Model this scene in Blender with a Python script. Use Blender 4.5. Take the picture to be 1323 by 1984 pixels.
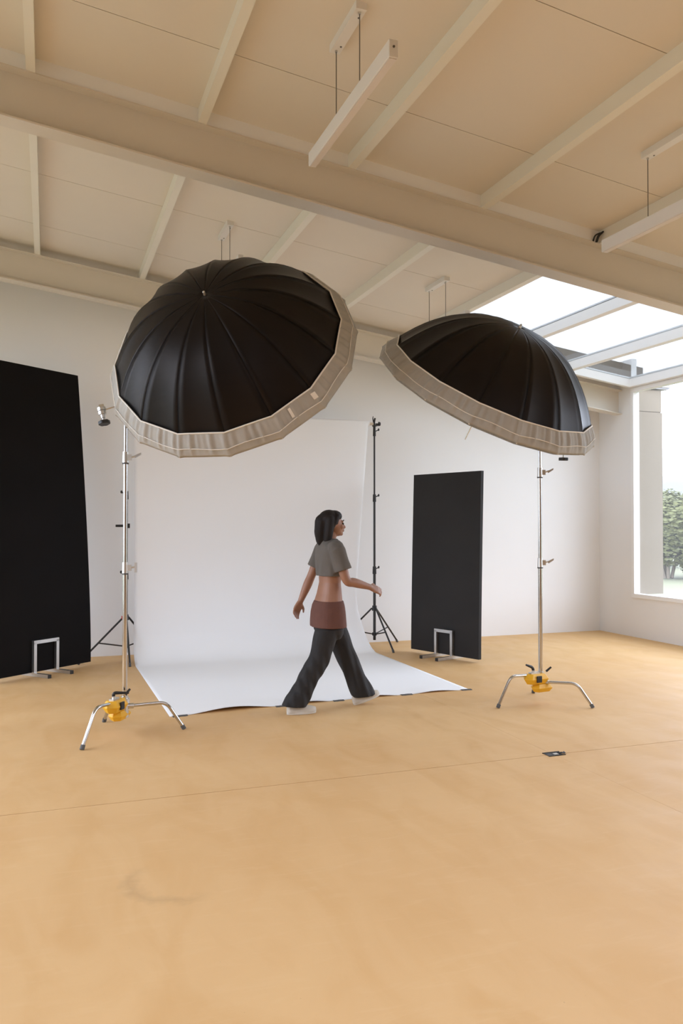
import bpy, bmesh, math, random
from mathutils import Vector, Matrix, Quaternion

random.seed(7)
scene = bpy.context.scene
for o in list(bpy.data.objects):
    bpy.data.objects.remove(o, do_unlink=True)
PI = math.pi
V = Vector

# ------------------------------------------------------------------ camera
cam_data = bpy.data.cameras.new('camera')
cam = bpy.data.objects.new('camera', cam_data)
scene.collection.objects.link(cam)
cam_data.sensor_fit = 'HORIZONTAL'
cam_data.sensor_width = 36.0
cam_data.lens = 1588.7 / 1323.0 * 36.0
cam.location = (0, 0, 1.5)
cam.rotation_euler = (PI / 2 + 0.01517, 0, -0.34428)
cam_data.clip_start = 0.05
cam_data.clip_end = 2000
scene.camera = cam

# ------------------------------------------------------------------ sky (bright overcast) and exposure
world = bpy.data.worlds.new('overcast_sky')
scene.world = world
world.use_nodes = True
wn = world.node_tree.nodes
wn['Background'].inputs['Color'].default_value = (0.91, 0.98, 1.19, 1)
wn['Background'].inputs['Strength'].default_value = 3.2
scene.view_settings.view_transform = 'Standard'
scene.view_settings.look = 'None'
scene.view_settings.gamma = 1.0
scene.view_settings.use_curve_mapping = False
scene.view_settings.exposure = 1.0
scene.cycles.max_bounces = 9
scene.cycles.diffuse_bounces = 6
scene.cycles.adaptive_threshold = 0.03
scene.cycles.transparent_max_bounces = 16
scene.cycles.sample_clamp_indirect = 6.0


def portal(name, loc, rot, sx, sy):
    l = bpy.data.lights.new(name, 'AREA')
    l.shape = 'RECTANGLE'; l.size = sx; l.size_y = sy
    l.cycles.is_portal = True
    o = bpy.data.objects.new(name, l)
    o.location = loc; o.rotation_euler = rot
    scene.collection.objects.link(o)
    return o


# room dimensions (metres): X along the back wall, Y into the picture, Z up
XL, XR = -3.6, 7.375
YR, YB = -3.0, 9.72
SL = 0.1374                       # roof falls towards the glazed side


def zc(x):                        # underside of the ceiling boards
    return 4.44 - SL * x


# daylight openings: sampling portals for the sky (they add no light of their own)
portal('daylight_portal', (XR + 0.12, 7.35, 1.95), (0, PI / 2, 0), 2.7, 3.3)
portal('daylight_portal', (5.78, 7.3, zc(5.78) + 0.1), (0, math.atan(SL), 0), 3.1, 3.3)
portal('daylight_portal', (XR + 0.12, 3.35, 1.9), (0, PI / 2, 0), 2.6, 3.4)
portal('daylight_portal', (XL - 0.12, 6.0, 2.17), (0, -PI / 2, 0), 3.4, 6.7)
portal('daylight_portal', (1.5, 0.52, zc(1.5) + 0.1), (0, math.atan(SL), 0), 5.4, 2.1)

# ------------------------------------------------------------------ helpers
COL = scene.collection


def shade_smooth(me, angle=None):
    for p in me.polygons:
        p.use_smooth = True
    if angle is not None:
        bm = bmesh.new(); bm.from_mesh(me)
        for e in bm.edges:
            if len(e.link_faces) == 2 and e.calc_face_angle(0) > angle:
                e.smooth = False
        bm.to_mesh(me); bm.free()


def obj(name, bm, mat, parent=None, smooth=None, loc=None):
    """link a bmesh as ONE mesh object"""
    bmesh.ops.recalc_face_normals(bm, faces=bm.faces)
    me = bpy.data.meshes.new(name)
    bm.to_mesh(me); bm.free()
    me.materials.append(mat)
    if smooth is not None:
        shade_smooth(me, smooth)
    o = bpy.data.objects.new(name, me)
    COL.objects.link(o)
    if parent is not None:
        o.parent = parent
    if loc is not None:
        o.location = loc
    return o


def tag(o, label, cat, group=None):
    o['label'] = label; o['category'] = cat
    if group:
        o['group'] = group
    return o


def thing(name, label, cat, loc=(0, 0, 0), rotz=0, group=None):
    o = bpy.data.objects.new(name, None)
    o.empty_display_size = 0.1
    COL.objects.link(o)
    o.location = loc; o.rotation_euler = (0, 0, rotz)
    return tag(o, label, cat, group)


def struct(name, bm=None, mat=None, smooth=None):
    if bm is None:
        o = bpy.data.objects.new(name, None); COL.objects.link(o)
    else:
        o = obj(name, bm, mat, None, smooth)
    o['kind'] = 'structure'
    return o


def B():
    return bmesh.new()


def box(bm, x0, x1, y0, y1, z0, z1):
    vs = [bm.verts.new((x, y, z)) for z in (z0, z1) for (x, y) in ((x0, y0), (x1, y0), (x1, y1), (x0, y1))]
    for f in ((3, 2, 1, 0), (4, 5, 6, 7), (0, 1, 5, 4), (1, 2, 6, 5), (2, 3, 7, 6), (3, 0, 4, 7)):
        bm.faces.new([vs[i] for i in f])
    return bm


def slopebox(bm, x0, x1, y0, y1, d0, d1):
    """box that follows the roof slope; d = offset above the ceiling underside"""
    vs = [bm.verts.new((x, y, zc(x) + d)) for d in (d0, d1) for (x, y) in ((x0, y0), (x1, y0), (x1, y1), (x0, y1))]
    for f in ((3, 2, 1, 0), (4, 5, 6, 7), (0, 1, 5, 4), (1, 2, 6, 5), (2, 3, 7, 6), (3, 0, 4, 7)):
        bm.faces.new([vs[i] for i in f])
    return bm


def bevel(bm, w, seg=2):
    bmesh.ops.recalc_face_normals(bm, faces=bm.faces)
    es = [e for e in bm.edges if len(e.link_faces) == 2 and e.calc_face_angle(0) > 0.5]
    bmesh.ops.bevel(bm, geom=es, offset=w, segments=seg, affect='EDGES', clamp_overlap=True)
    return bm


def ortho(d):
    d = d.normalized()
    a = V((0, 0, 1)) if abs(d.z) < 0.9 else V((1, 0, 0))
    u = d.cross(a).normalized()
    return u, d.cross(u).normalized()


def loft(bm, rings, cap=True, closed=True):
    """rings: list of lists of points, same count"""
    vr = [[bm.verts.new(p) for p in r] for r in rings]
    n = len(vr[0])
    for a, b in zip(vr[:-1], vr[1:]):
        for i in range(n if closed else n - 1):
            j = (i + 1) % n
            bm.faces.new((a[i], a[j], b[j], b[i]))
    if cap and closed:
        bm.faces.new(vr[0][::-1]); bm.faces.new(vr[-1])
    return vr


def ring(c, u, v, ru, rv, n=12, ph=0.0, power=1.0):
    out = []
    for i in range(n):
        a = 2 * PI * i / n + ph
        ca, sa = math.cos(a), math.sin(a)
        if power != 1.0:
            ca = math.copysign(abs(ca) ** power, ca); sa = math.copysign(abs(sa) ** power, sa)
        out.append(c + u * (ru * ca) + v * (rv * sa))
    return out


def cyl(bm, p0, p1, r0, r1=None, n=14):
    p0, p1 = V(p0), V(p1)
    u, v = ortho(p1 - p0)
    r1 = r0 if r1 is None else r1
    loft(bm, [ring(p0, u, v, r0, r0, n), ring(p1, u, v, r1, r1, n)])
    return bm


def tube(bm, pts, r, n=10, closed=False):
    pts = [V(p) for p in pts]
    rs = r if isinstance(r, (list, tuple)) else [r] * len(pts)
    rings = []
    u = None
    m = len(pts)
    for i, p in enumerate(pts):
        if closed:
            d = pts[(i + 1) % m] - pts[i - 1]
        else:
            d = pts[min(i + 1, m - 1)] - pts[max(i - 1, 0)]
        d.normalize()
        if u is None:
            u, v = ortho(d)
        else:
            u = (u - d * u.dot(d)).normalized(); v = d.cross(u).normalized()
        rings.append(ring(p, u, v, rs[i], rs[i], n))
    if closed:
        rings.append(rings[0])
        loft(bm, rings, cap=False)
        bmesh.ops.remove_doubles(bm, verts=bm.verts, dist=1e-6)
    else:
        loft(bm, rings)
    return bm


def bend(pts, r=0.06, seg=6):
    """round the inner corners of a polyline"""
    pts = [V(p) for p in pts]
    out = [pts[0]]
    for i in range(1, len(pts) - 1):
        a, b, c = pts[i - 1], pts[i], pts[i + 1]
        p = b + (a - b).normalized() * r; q = b + (c - b).normalized() * r
        for k in range(seg + 1):
            t = k / seg
            out.append((1 - t) ** 2 * p + 2 * t * (1 - t) * b + t * t * q)
    out.append(pts[-1])
    return out


def ball(bm, c, rx, ry=None, rz=None, seg=16, rot=None):
    ry = rx if ry is None else ry; rz = rx if rz is None else rz
    m = Matrix.Translation(V(c))
    if rot is not None:
        m = m @ rot.to_4x4()
    m = m @ Matrix.Diagonal((rx, ry, rz, 1))
    bmesh.ops.create_uvsphere(bm, u_segments=seg, v_segments=max(6, seg // 2), radius=1.0, matrix=m)
    return bm


# ------------------------------------------------------------------ materials
def mat(name, col, rough=0.6, metal=0.0, var=0.06, scale=6.0, bump=0.0, bscale=60.0, stretch=None, spec=0.5,
        sheen=0.0, translucent=0.0, spec_tint=None):
    m = bpy.data.materials.new(name)
    m.use_nodes = True
    nt = m.node_tree; n = nt.nodes; L = nt.links
    p = n['Principled BSDF']
    p.inputs['Roughness'].default_value = rough
    p.inputs['Metallic'].default_value = metal
    p.inputs['Specular IOR Level'].default_value = spec
    if spec_tint:
        p.inputs['Specular Tint'].default_value = (*spec_tint, 1)
    if sheen:
        p.inputs['Sheen Weight'].default_value = sheen
    tc = n.new('ShaderNodeTexCoord'); mp = n.new('ShaderNodeMapping')
    L.new(tc.outputs['Object'], mp.inputs['Vector'])
    if stretch:
        mp.inputs['Scale'].default_value = stretch
    no = n.new('ShaderNodeTexNoise'); no.inputs['Scale'].default_value = scale; no.inputs['Detail'].default_value = 5
    L.new(mp.outputs['Vector'], no.inputs['Vector'])
    mx = n.new('ShaderNodeMix'); mx.data_type = 'RGBA'
    c = V(col)
    mx.inputs['A'].default_value = (*(c * (1 - var)), 1)
    mx.inputs['B'].default_value = (*[min(1, k) for k in (c * (1 + var))], 1)
    L.new(no.outputs['Fac'], mx.inputs['Factor'])
    L.new(mx.outputs['Result'], p.inputs['Base Color'])
    if bump:
        nb = n.new('ShaderNodeTexNoise'); nb.inputs['Scale'].default_value = bscale; nb.inputs['Detail'].default_value = 3
        L.new(mp.outputs['Vector'], nb.inputs['Vector'])
        bp = n.new('ShaderNodeBump'); bp.inputs['Strength'].default_value = bump; bp.inputs['Distance'].default_value = 0.01
        L.new(nb.outputs['Fac'], bp.inputs['Height']); L.new(bp.outputs['Normal'], p.inputs['Normal'])
    if translucent:
        tr = n.new('ShaderNodeBsdfTranslucent'); ms = n.new('ShaderNodeMixShader')
        ms.inputs['Fac'].default_value = translucent
        L.new(mx.outputs['Result'], tr.inputs['Color'])
        L.new(p.outputs['BSDF'], ms.inputs[1]); L.new(tr.outputs['BSDF'], ms.inputs[2])
        L.new(ms.outputs['Shader'], n['Material Output'].inputs['Surface'])
    return m


def glass_mat(name, tint, veil=0.05):
    """flat pane: tinted see-through, a mirror-like skin, and a faint pale veil standing in for outdoor haze"""
    m = bpy.data.materials.new(name); m.use_nodes = True
    nt = m.node_tree; n = nt.nodes; L = nt.links
    n.remove(n['Principled BSDF'])
    t = n.new('ShaderNodeBsdfTransparent'); t.inputs['Color'].default_value = (*tint, 1)
    g = n.new('ShaderNodeBsdfGlossy'); g.inputs['Roughness'].default_value = 0.02
    lw = n.new('ShaderNodeLayerWeight'); lw.inputs['Blend'].default_value = 0.5
    pw = n.new('ShaderNodeMath'); pw.operation = 'POWER'; pw.inputs[1].default_value = 4.0
    L.new(lw.outputs['Facing'], pw.inputs[0])
    f = n.new('ShaderNodeMapRange'); f.inputs['To Min'].default_value = 0.03; f.inputs['To Max'].default_value = 0.7
    L.new(pw.outputs[0], f.inputs['Value'])
    tl = n.new('ShaderNodeBsdfTranslucent')  # pale veil mixed into the glass to imitate outdoor haze
    no = n.new('ShaderNodeTexNoise'); no.inputs['Scale'].default_value = 1.3
    tc = n.new('ShaderNodeTexCoord'); L.new(tc.outputs['Object'], no.inputs['Vector'])
    mr = n.new('ShaderNodeMapRange'); mr.inputs['To Min'].default_value = veil * 0.7; mr.inputs['To Max'].default_value = veil * 1.3
    L.new(no.outputs['Fac'], mr.inputs['Value'])
    tl.inputs['Color'].default_value = (0.9, 0.93, 0.95, 1)
    m1 = n.new('ShaderNodeMixShader'); m2 = n.new('ShaderNodeMixShader')
    L.new(mr.outputs['Result'], m1.inputs['Fac'])
    L.new(t.outputs['BSDF'], m1.inputs[1]); L.new(tl.outputs['BSDF'], m1.inputs[2])
    L.new(f.outputs['Result'], m2.inputs['Fac'])
    L.new(m1.outputs['Shader'], m2.inputs[1]); L.new(g.outputs['BSDF'], m2.inputs[2])
    L.new(m2.outputs['Shader'], n['Material Output'].inputs['Surface'])
    return m


def floor_mat():
    """tan polished concrete: cloudy tone, trowel streaks, one crescent scuff"""
    m = bpy.data.materials.new('tan_concrete'); m.use_nodes = True
    nt = m.node_tree; n = nt.nodes; L = nt.links
    p = n['Principled BSDF']
    tc = n.new('ShaderNodeTexCoord')

    def noise(scale, detail, stretch=(1, 1, 1), dist=0.0):
        mp = n.new('ShaderNodeMapping'); mp.inputs['Scale'].default_value = stretch
        L.new(tc.outputs['Object'], mp.inputs['Vector'])
        t = n.new('ShaderNodeTexNoise'); t.inputs['Scale'].default_value = scale
        t.inputs['Detail'].default_value = detail; t.inputs['Distortion'].default_value = dist
        L.new(mp.outputs['Vector'], t.inputs['Vector'])
        return t.outputs['Fac']

    def mixc(fac, a, b):
        x = n.new('ShaderNodeMix'); x.data_type = 'RGBA'
        L.new(fac, x.inputs['Factor'])
        for s, val in (('A', a), ('B', b)):
            if isinstance(val, tuple):
                x.inputs[s].default_value = (*val, 1)
            else:
                L.new(val, x.inputs[s])
        return x.outputs['Result']

    def ramp(src, lo, hi, a=0.0, b=1.0):
        r = n.new('ShaderNodeMapRange'); r.inputs['From Min'].default_value = lo; r.inputs['From Max'].default_value = hi
        r.inputs['To Min'].default_value = a; r.inputs['To Max'].default_value = b
        L.new(src, r.inputs['Value'])
        return r.outputs['Result']

    def math_(op, a, b=None):
        x = n.new('ShaderNodeMath'); x.operation = op
        for i, val in enumerate((a, b)):
            if val is None:
                continue
            if isinstance(val, (int, float)):
                x.inputs[i].default_value = val
            else:
                L.new(val, x.inputs[i])
        return x.outputs[0]

    base = mixc(ramp(noise(0.55, 6, dist=0.6), 0.35, 0.68), FLOOR_A, FLOOR_B)
    base = mixc(ramp(noise(2.2, 8, (1.6, 0.6, 1), 1.2), 0.42, 0.76, 0, 0.6), base, FLOOR_C)
    base = mixc(ramp(noise(9.0, 6, (0.5, 2.0, 1), 0.8), 0.55, 0.8, 0, 0.25), base, FLOOR_D)
    # fine specks
    base = mixc(ramp(noise(70.0, 2), 0.74, 0.8, 0, 0.35), base, (0.30, 0.19, 0.10))
    # crescent scuff left of the foreground
    sp = n.new('ShaderNodeSeparateXYZ'); L.new(tc.outputs['Object'], sp.inputs[0])
    wob = ramp(noise(14, 4), 0.2, 0.8, -0.035, 0.035)
    dx = math_('SUBTRACT', sp.outputs[0], 0.53); dy = math_('SUBTRACT', sp.outputs[1], 3.52)
    d = math_('SQRT', math_('ADD', math_('MULTIPLY', dx, dx), math_('MULTIPLY', dy, dy)))
    band = ramp(math_('ABSOLUTE', math_('SUBTRACT', math_('ADD', d, wob), 0.20)), 0.0, 0.055, 1, 0)
    side = ramp(math_('ADD', dx, math_('MULTIPLY', dy, 0.6)), -0.16, 0.02, 1, 0)
    sc = math_('MULTIPLY', math_('MULTIPLY', band, side), 0.4)
    base = mixc(sc, base, (0.40, 0.25, 0.12))
    L.new(base, p.inputs['Base Color'])
    L.new(ramp(noise(3.0, 5), 0.3, 0.7, 0.52, 0.68), p.inputs['Roughness'])
    p.inputs['Specular IOR Level'].default_value = 0.28
    bp = n.new('ShaderNodeBump'); bp.inputs['Strength'].default_value = 0.05; bp.inputs['Distance'].default_value = 0.01
    L.new(noise(25, 6), bp.inputs['Height']); L.new(bp.outputs['Normal'], p.inputs['Normal'])
    return m


FLOOR_A = (0.635, 0.395, 0.180)
FLOOR_B = (0.69, 0.45, 0.215)
FLOOR_C = (0.58, 0.335, 0.130)
FLOOR_D = (0.73, 0.51, 0.27)

M = {}
M['wall'] = mat('white_wall_paint', (0.83, 0.825, 0.815), 0.75, var=0.015, scale=2.5, bump=0.03, bscale=90)
M['ceil'] = mat('cream_ceiling_board', (0.77, 0.71, 0.62), 0.8, var=0.02, scale=3.0, bump=0.03, bscale=40)
M['steel_white'] = mat('cream_painted_steel', (0.70, 0.645, 0.56), 0.45, var=0.02, scale=4)
M['purlin'] = mat('pale_painted_purlin', (0.83, 0.80, 0.71), 0.5, var=0.02, scale=4)
M['rear_bounce_tone'] = mat('rear_wall_bounce_tone', (0.36, 0.24, 0.14), 0.6, var=0.12, scale=4, stretch=(1, 1, 6))  # unseen rear wall toned brown to darken and warm bounced light
M['gap'] = mat('dark_joint', (0.10, 0.075, 0.05), 0.9)
M['frame'] = mat('white_window_frame', (0.86, 0.86, 0.85), 0.4, var=0.01)
M['floor'] = floor_mat()
M['pane'] = glass_mat('window_glass', (0.95, 0.965, 0.955), 0.022)
M['sky_pane'] = glass_mat('skylight_glass', (0.52, 0.53, 0.515), 0.012)
M['clear_pane'] = glass_mat('clear_rooflight_glass', (0.97, 0.98, 0.98), 0.02)
M['black_board'] = mat('matt_black_board', (0.007, 0.006, 0.006), 0.8, var=0.25, scale=2.5, spec=0.15)
M['black_board_grey'] = mat('charcoal_black_board', (0.022, 0.020, 0.019), 0.7, var=0.25, scale=2.5, spec=0.25)
M['black_fabric'] = mat('black_umbrella_fabric', (0.006, 0.005, 0.005), 0.42, var=0.3, scale=5, bump=0.06, bscale=18,
                        stretch=(1, 1, 3), spec=0.22, spec_tint=(1.0, 0.86, 0.78))
M['sheer'] = mat('sheer_white_fabric', (0.50, 0.48, 0.44), 0.65, var=0.12, scale=14, bump=0.35, bscale=26, translucent=0.18)
M['diffuser'] = mat('white_diffuser_fabric', (0.75, 0.75, 0.73), 0.7, var=0.03, translucent=0.3)
M['piping'] = mat('pale_elastic_edge', (0.84, 0.80, 0.74), 0.6, var=0.04)
M['chrome'] = mat('chromed_steel', (0.58, 0.57, 0.55), 0.14, 1.0, var=0.03)
M['cast'] = mat('cast_aluminium', (0.62, 0.61, 0.58), 0.36, 1.0, var=0.1, scale=25)
M['alu'] = mat('raw_aluminium_tube', (0.60, 0.59, 0.57), 0.38, 1.0, var=0.12, scale=9, stretch=(1, 1, 0.2))
M['black_metal'] = mat('black_anodised_metal', (0.018, 0.017, 0.016), 0.42, 0.0, var=0.2)
M['black_plastic'] = mat('black_plastic', (0.014, 0.014, 0.014), 0.5, var=0.2, scale=20)
M['red_plastic'] = mat('red_plastic', (0.55, 0.05, 0.05), 0.45)
M['yellow'] = mat('yellow_plastic', (0.78, 0.42, 0.015), 0.45, var=0.06, scale=20)
M['rubber'] = mat('grey_rubber', (0.09, 0.09, 0.09), 0.7)
M['paper'] = mat('white_backdrop_paper', (0.86, 0.86, 0.86), 0.8, var=0.01, scale=2)
M['core'] = mat('cardboard_core', (0.62, 0.52, 0.40), 0.8)
M['tape'] = mat('dark_grey_gaffer_tape', (0.075, 0.07, 0.065), 0.6, var=0.2, scale=30)
M['lamp'] = mat('white_lamp_housing', (0.78, 0.76, 0.73), 0.4, var=0.01)
M['lens'] = mat('opal_lamp_lens', (0.72, 0.66, 0.62), 0.5, var=0.01)
M['wire'] = mat('thin_steel_cable', (0.16, 0.15, 0.13), 0.4, 0.6)
M['render'] = mat('beige_render', (0.23, 0.185, 0.135), 0.85, var=0.03, scale=3, bump=0.1, bscale=40)
M['coping'] = mat('grey_coping_stone', (0.42, 0.40, 0.42), 0.8)
M['grass'] = mat('pale_meadow_grass', (0.15, 0.15, 0.085), 0.9, var=0.15, scale=0.6)
M['leaf'] = mat('olive_green_leaves', (0.145, 0.148, 0.055), 0.6, var=0.5, scale=1.6, translucent=0.25)
M['leaf2'] = mat('yellow_green_leaves', (0.16, 0.165, 0.065), 0.6, var=0.4, scale=1.6, translucent=0.25)
M['bark'] = mat('grey_brown_bark', (0.20, 0.16, 0.12), 0.9, var=0.3, scale=8)
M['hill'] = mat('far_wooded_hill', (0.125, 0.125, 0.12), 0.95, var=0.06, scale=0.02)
M['skin'] = mat('brown_skin', (0.30, 0.145, 0.085), 0.5, var=0.05, scale=12)
M['hair'] = mat('dark_brown_hair', (0.014, 0.009, 0.007), 0.6, spec=0.25, var=0.4, scale=30, stretch=(6, 6, 0.6), bump=0.4, bscale=60)
M['tee'] = mat('taupe_cotton', (0.115, 0.100, 0.085), 0.85, var=0.08, scale=20, bump=0.15, bscale=120)
M['rust'] = mat('rust_brown_knit', (0.115, 0.045, 0.03), 0.85, var=0.15, scale=18, bump=0.2, bscale=110)
M['trousers'] = mat('charcoal_cotton', (0.014, 0.0125, 0.012), 0.8, var=0.2, scale=14, bump=0.2, bscale=60)
M['shoe'] = mat('cream_canvas', (0.55, 0.50, 0.42), 0.7, var=0.05)
M['sole'] = mat('white_rubber_sole', (0.66, 0.63, 0.56), 0.6)
M['eye'] = mat('dark_eye', (0.02, 0.015, 0.012), 0.2)
M['lips'] = mat('lips', (0.26, 0.09, 0.07), 0.45)
M['silver_dust'] = mat('pale_debris', (0.55, 0.52, 0.48), 0.6)

# ------------------------------------------------------------------ floor: four poured slabs with open joints
fl = struct('floor', box(B(), XL - 0.2, XR + 0.2, YR - 0.2, YB + 0.2, -0.3, -0.012), M['gap'])
JX, JY = 3.115, 4.59
for (x0, x1, y0, y1) in ((XL, JX - 0.0009, YR, JY - 0.003), (JX + 0.0009, XR, YR, JY - 0.003),
                         (XL, JX - 0.0009, JY + 0.003, YB), (JX + 0.0009, XR, JY + 0.003, YB)):
    obj('slab', box(B(), x0, x1, y0, y1, -0.012, 0.0), M['floor'], fl)

# ------------------------------------------------------------------ walls
T = 0.2


def gable(y0, y1):
    b = B()
    pr = [(XL - T, 0), (XR + T, 0), (XR + T, zc(XR + T) + 0.03), (XL - T, zc(XL - T) + 0.03)]
    loft(b, [[V((x, y0, z)) for x, z in pr], [V((x, y1, z)) for x, z in pr]])
    return b


struct('wall_back', gable(YB, YB + T), M['wall'])
# right wall: low parapet under the glazing, solid end by the corner, pier at the main beam
WZ0, WZ1 = 0.545, zc(XR) - 0.10
bm = B(); box(bm, XR, XR + T, YR - T, YB, 0, WZ0)
box(bm, XR, XR + 0.085, 9.03, YB, WZ0, zc(XR) + 0.3)
box(bm, XR, XR + T, 5.1, 5.68, WZ0, zc(XR) + 0.3)
box(bm, XR, XR + T, YR - T, 1.6, WZ0, zc(XR) + 0.3)
box(bm, XR, XR + T, 1.6, 5.1, 3.25, zc(XR) + 0.3)
struct('wall_right', bm, M['wall'])
LW0, LW1, LZ0, LZ1 = 2.6, 9.4, 0.45, 3.9              # glazing in the left wall, outside the picture
bm = B()
box(bm, XL - T, XL, YR - T, LW0, 0, 5.3); box(bm, XL - T, XL, LW1, YB, 0, 5.3)
box(bm, XL - T, XL, LW0, LW1, 0, LZ0); box(bm, XL - T, XL, LW0, LW1, LZ1, 5.3)
struct('wall_left', bm, M['wall'])
struct('wall_rear', gable(YR - T, YR), M['rear_bounce_tone'])


def glazing(name, axis, c, a0, a1, z0, z1, n, fw=0.055):
    """framed window in a wall: frame, mullions and panes as parts. axis 'x' = wall at X=c running along Y"""
    w = struct(name)

    def bx(b, p0, p1, q0, q1, d0, d1):
        if axis == 'x':
            box(b, c + d0, c + d1, p0, p1, q0, q1)
        else:
            box(b, p0, p1, c + d0, c + d1, q0, q1)
    for (p0, p1, q0, q1) in ((a0, a1, z0, z0 + fw), (a0, a1, z1 - fw, z1), (a0, a0 + fw, z0 + fw, z1 - fw), (a1 - fw, a1, z0 + fw, z1 - fw)):
        b = B(); bx(b, p0, p1, q0, q1, -0.02, 0.08); bevel(b, 0.004, 1)
        obj('frame', b, M['frame'], w)
    step = (a1 - a0 - 2 * fw) / n
    for i in range(n):
        s0 = a0 + fw + step * i; s1 = s0 + step
        if i:
            b = B(); bx(b, s0 - 0.03, s0 + 0.03, z0 + fw, z1 - fw, -0.01, 0.07); obj('mullion', b, M['frame'], w)
        m0 = s0 + (0.03 if i else 0); m1 = s1 - (0.03 if i < n - 1 else 0)
        b = B(); bx(b, m0, m1, z0 + fw, z1 - fw, 0.035, 0.043)
        obj('pane', b, M['pane'], w)
    return w


glazing('window_4', 'x', XL - 0.12, LW0, LW1, LZ0, LZ1, 4)
glazing('fill_window', 'x', XR, 1.6, 5.1, WZ0, 3.25, 2)  # unseen window added to brighten the paper and the left side
glazing('window_1', 'x', XR, 5.69, 9.03, WZ0 - 0.02, WZ1, 2)

# ------------------------------------------------------------------ ceiling: boards, purlins, steel beams
PUR = [-0.115 - 1.073 * 3, -0.115 - 1.073 * 2, -0.115 - 1.073, -0.115, 0.972, 2.05, 3.128, 4.21]
SX0, SX1, SY0, SY1 = 4.24, XR, 5.66, 8.98          # skylight opening
bm = B()
RX0, RX1, RY0, RY1 = PUR[2], 4.21, -0.50, 1.55         # unseen rooflight added behind the camera, sized to brighten the near floor
slopebox(bm, XL - T, XR + T, YR - T, RY0, 0.04, 0.22)
slopebox(bm, XL - T, RX0, RY0, RY1, 0.04, 0.22)
slopebox(bm, RX1, XR + T, RY0, RY1, 0.04, 0.22)
slopebox(bm, XL - T, SX0, RY1, YB + T, 0.04, 0.22)
slopebox(bm, SX0, XR + T, RY1, SY0, 0.04, 0.22)
slopebox(bm, SX0, XR + T, SY1 + 0.06, YB + T, 0.04, 0.22)
ceiling = struct('ceiling', bm, M['gap'])
edges_x = [XL] + PUR + [5.27, 6.31, XR]
seams_y = [YR, -1.56, -0.29, 0.97, 2.24, 3.50, 4.77, 6.04, 7.315, 8.57, YB]
G = 0.003
for xa, xb in zip(edges_x[:-1], edges_x[1:]):
    for ya, yb in zip(seams_y[:-1], seams_y[1:]):
        y0, y1 = ya, yb
        if xa > 4.2:                                # right of the last purlin: boards stop at the skylight
            if y0 >= SY0 - 0.1 and y1 < SY1:
                continue
            if y0 < SY0 < y1:
                y1 = SY0
            elif y0 < SY1 < y1:
                y0 = SY1 + 0.06
        if RX0 - 0.01 < xa and xb < RX1 + 0.01 and y0 < RY1:     # rooflight bay
            if y1 > RY0:
                if y0 < RY0:
                    obj('panel', slopebox(B(), xa + G, xb - G, y0 + G, RY0 - G, 0.0, 0.04), M['ceil'], ceiling)
                if y1 <= RY1:
                    continue
                y0 = RY1
        obj('panel', slopebox(B(), xa + G, xb - G, y0 + G, y1 - G, 0.0, 0.04), M['ceil'], ceiling)
BEAMS = [(1.84, 'n'), (5.57, 'n'), (9.30, 'n')]
# purlins: hung between and over the beams
ysegs = [(YR, YB)]
for x in PUR:
    obj('purlin', slopebox(B(), x - 0.028, x + 0.028, YR, YB, -0.097, 0.0), M['purlin'], ceiling)
for x in (5.27, 6.31):
    obj('purlin', slopebox(B(), x - 0.028, x + 0.028, YR, SY0 - 0.1, -0.097, 0.0), M['purlin'], ceiling)
for yb_, _ in BEAMS:
    bm = B()
    slopebox(bm, XL, XR, yb_ - 0.08, yb_ + 0.08, -0.107, -0.097)
    slopebox(bm, XL, XR, yb_ - 0.005, yb_ + 0.005, -0.413, -0.107)
    slopebox(bm, XL, XR, yb_ - 0.08, yb_ + 0.08, -0.425, -0.413)
    obj('steel_beam', bm, M['steel_white'], ceiling)
    if yb_ > 9:
        continue
    for xa, xb in zip([XL] + PUR, PUR + [XR]):      # white closing boards between the purlins above the beam
        obj('closing_board', slopebox(B(), xa + 0.028, xb - 0.028, yb_ - 0.07, yb_ - 0.055, -0.097, 0.0), M['wall'], ceiling)

# ------------------------------------------------------------------ skylight
sk = struct('window_2')
for x in (5.27, 6.31, XR - 0.04):
    obj('glazing_bar', slopebox(B(), x - 0.032, x + 0.032, SY0, SY1, -0.10, 0.03), M['frame'], sk)
obj('glazing_bar', slopebox(B(), SX0 - 0.002, SX0 + 0.012, SY0, SY1, -0.02, 0.04), M['frame'], sk)
obj('head_rail', slopebox(B(), SX0, XR, SY1, SY1 + 0.06, -0.10, 0.03), M['frame'], sk)
obj('foot_rail', slopebox(B(), SX0, XR, SY0 - 0.04, SY0, -0.06, 0.03), M['frame'], sk)
prev = SX0 + 0.012
for x in (5.27, 6.31, XR - 0.04):
    obj('pane', slopebox(B(), prev, x - 0.032, SY0, SY1, 0.004, 0.014), M['sky_pane'], sk)
    prev = x + 0.032
# upstand that carries the glass edge on the outside of the glazed wall
bm = B(); box(bm, XR - 0.005, XR + 0.06, 5.68, 9.05, WZ1, zc(XR) + 0.02)
obj('eaves_rail', bm, M['frame'], sk)

rk = struct('unseen_rooflight')
for xa, xb in zip(PUR[2:-1], PUR[3:]):
    obj('pane', slopebox(B(), xa, xb, RY0, RY1, 0.045, 0.055), M['clear_pane'], rk)
obj('head_rail', slopebox(B(), RX0, RX1, RY1 - 0.03, RY1, 0.0, 0.08), M['frame'], rk)

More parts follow.
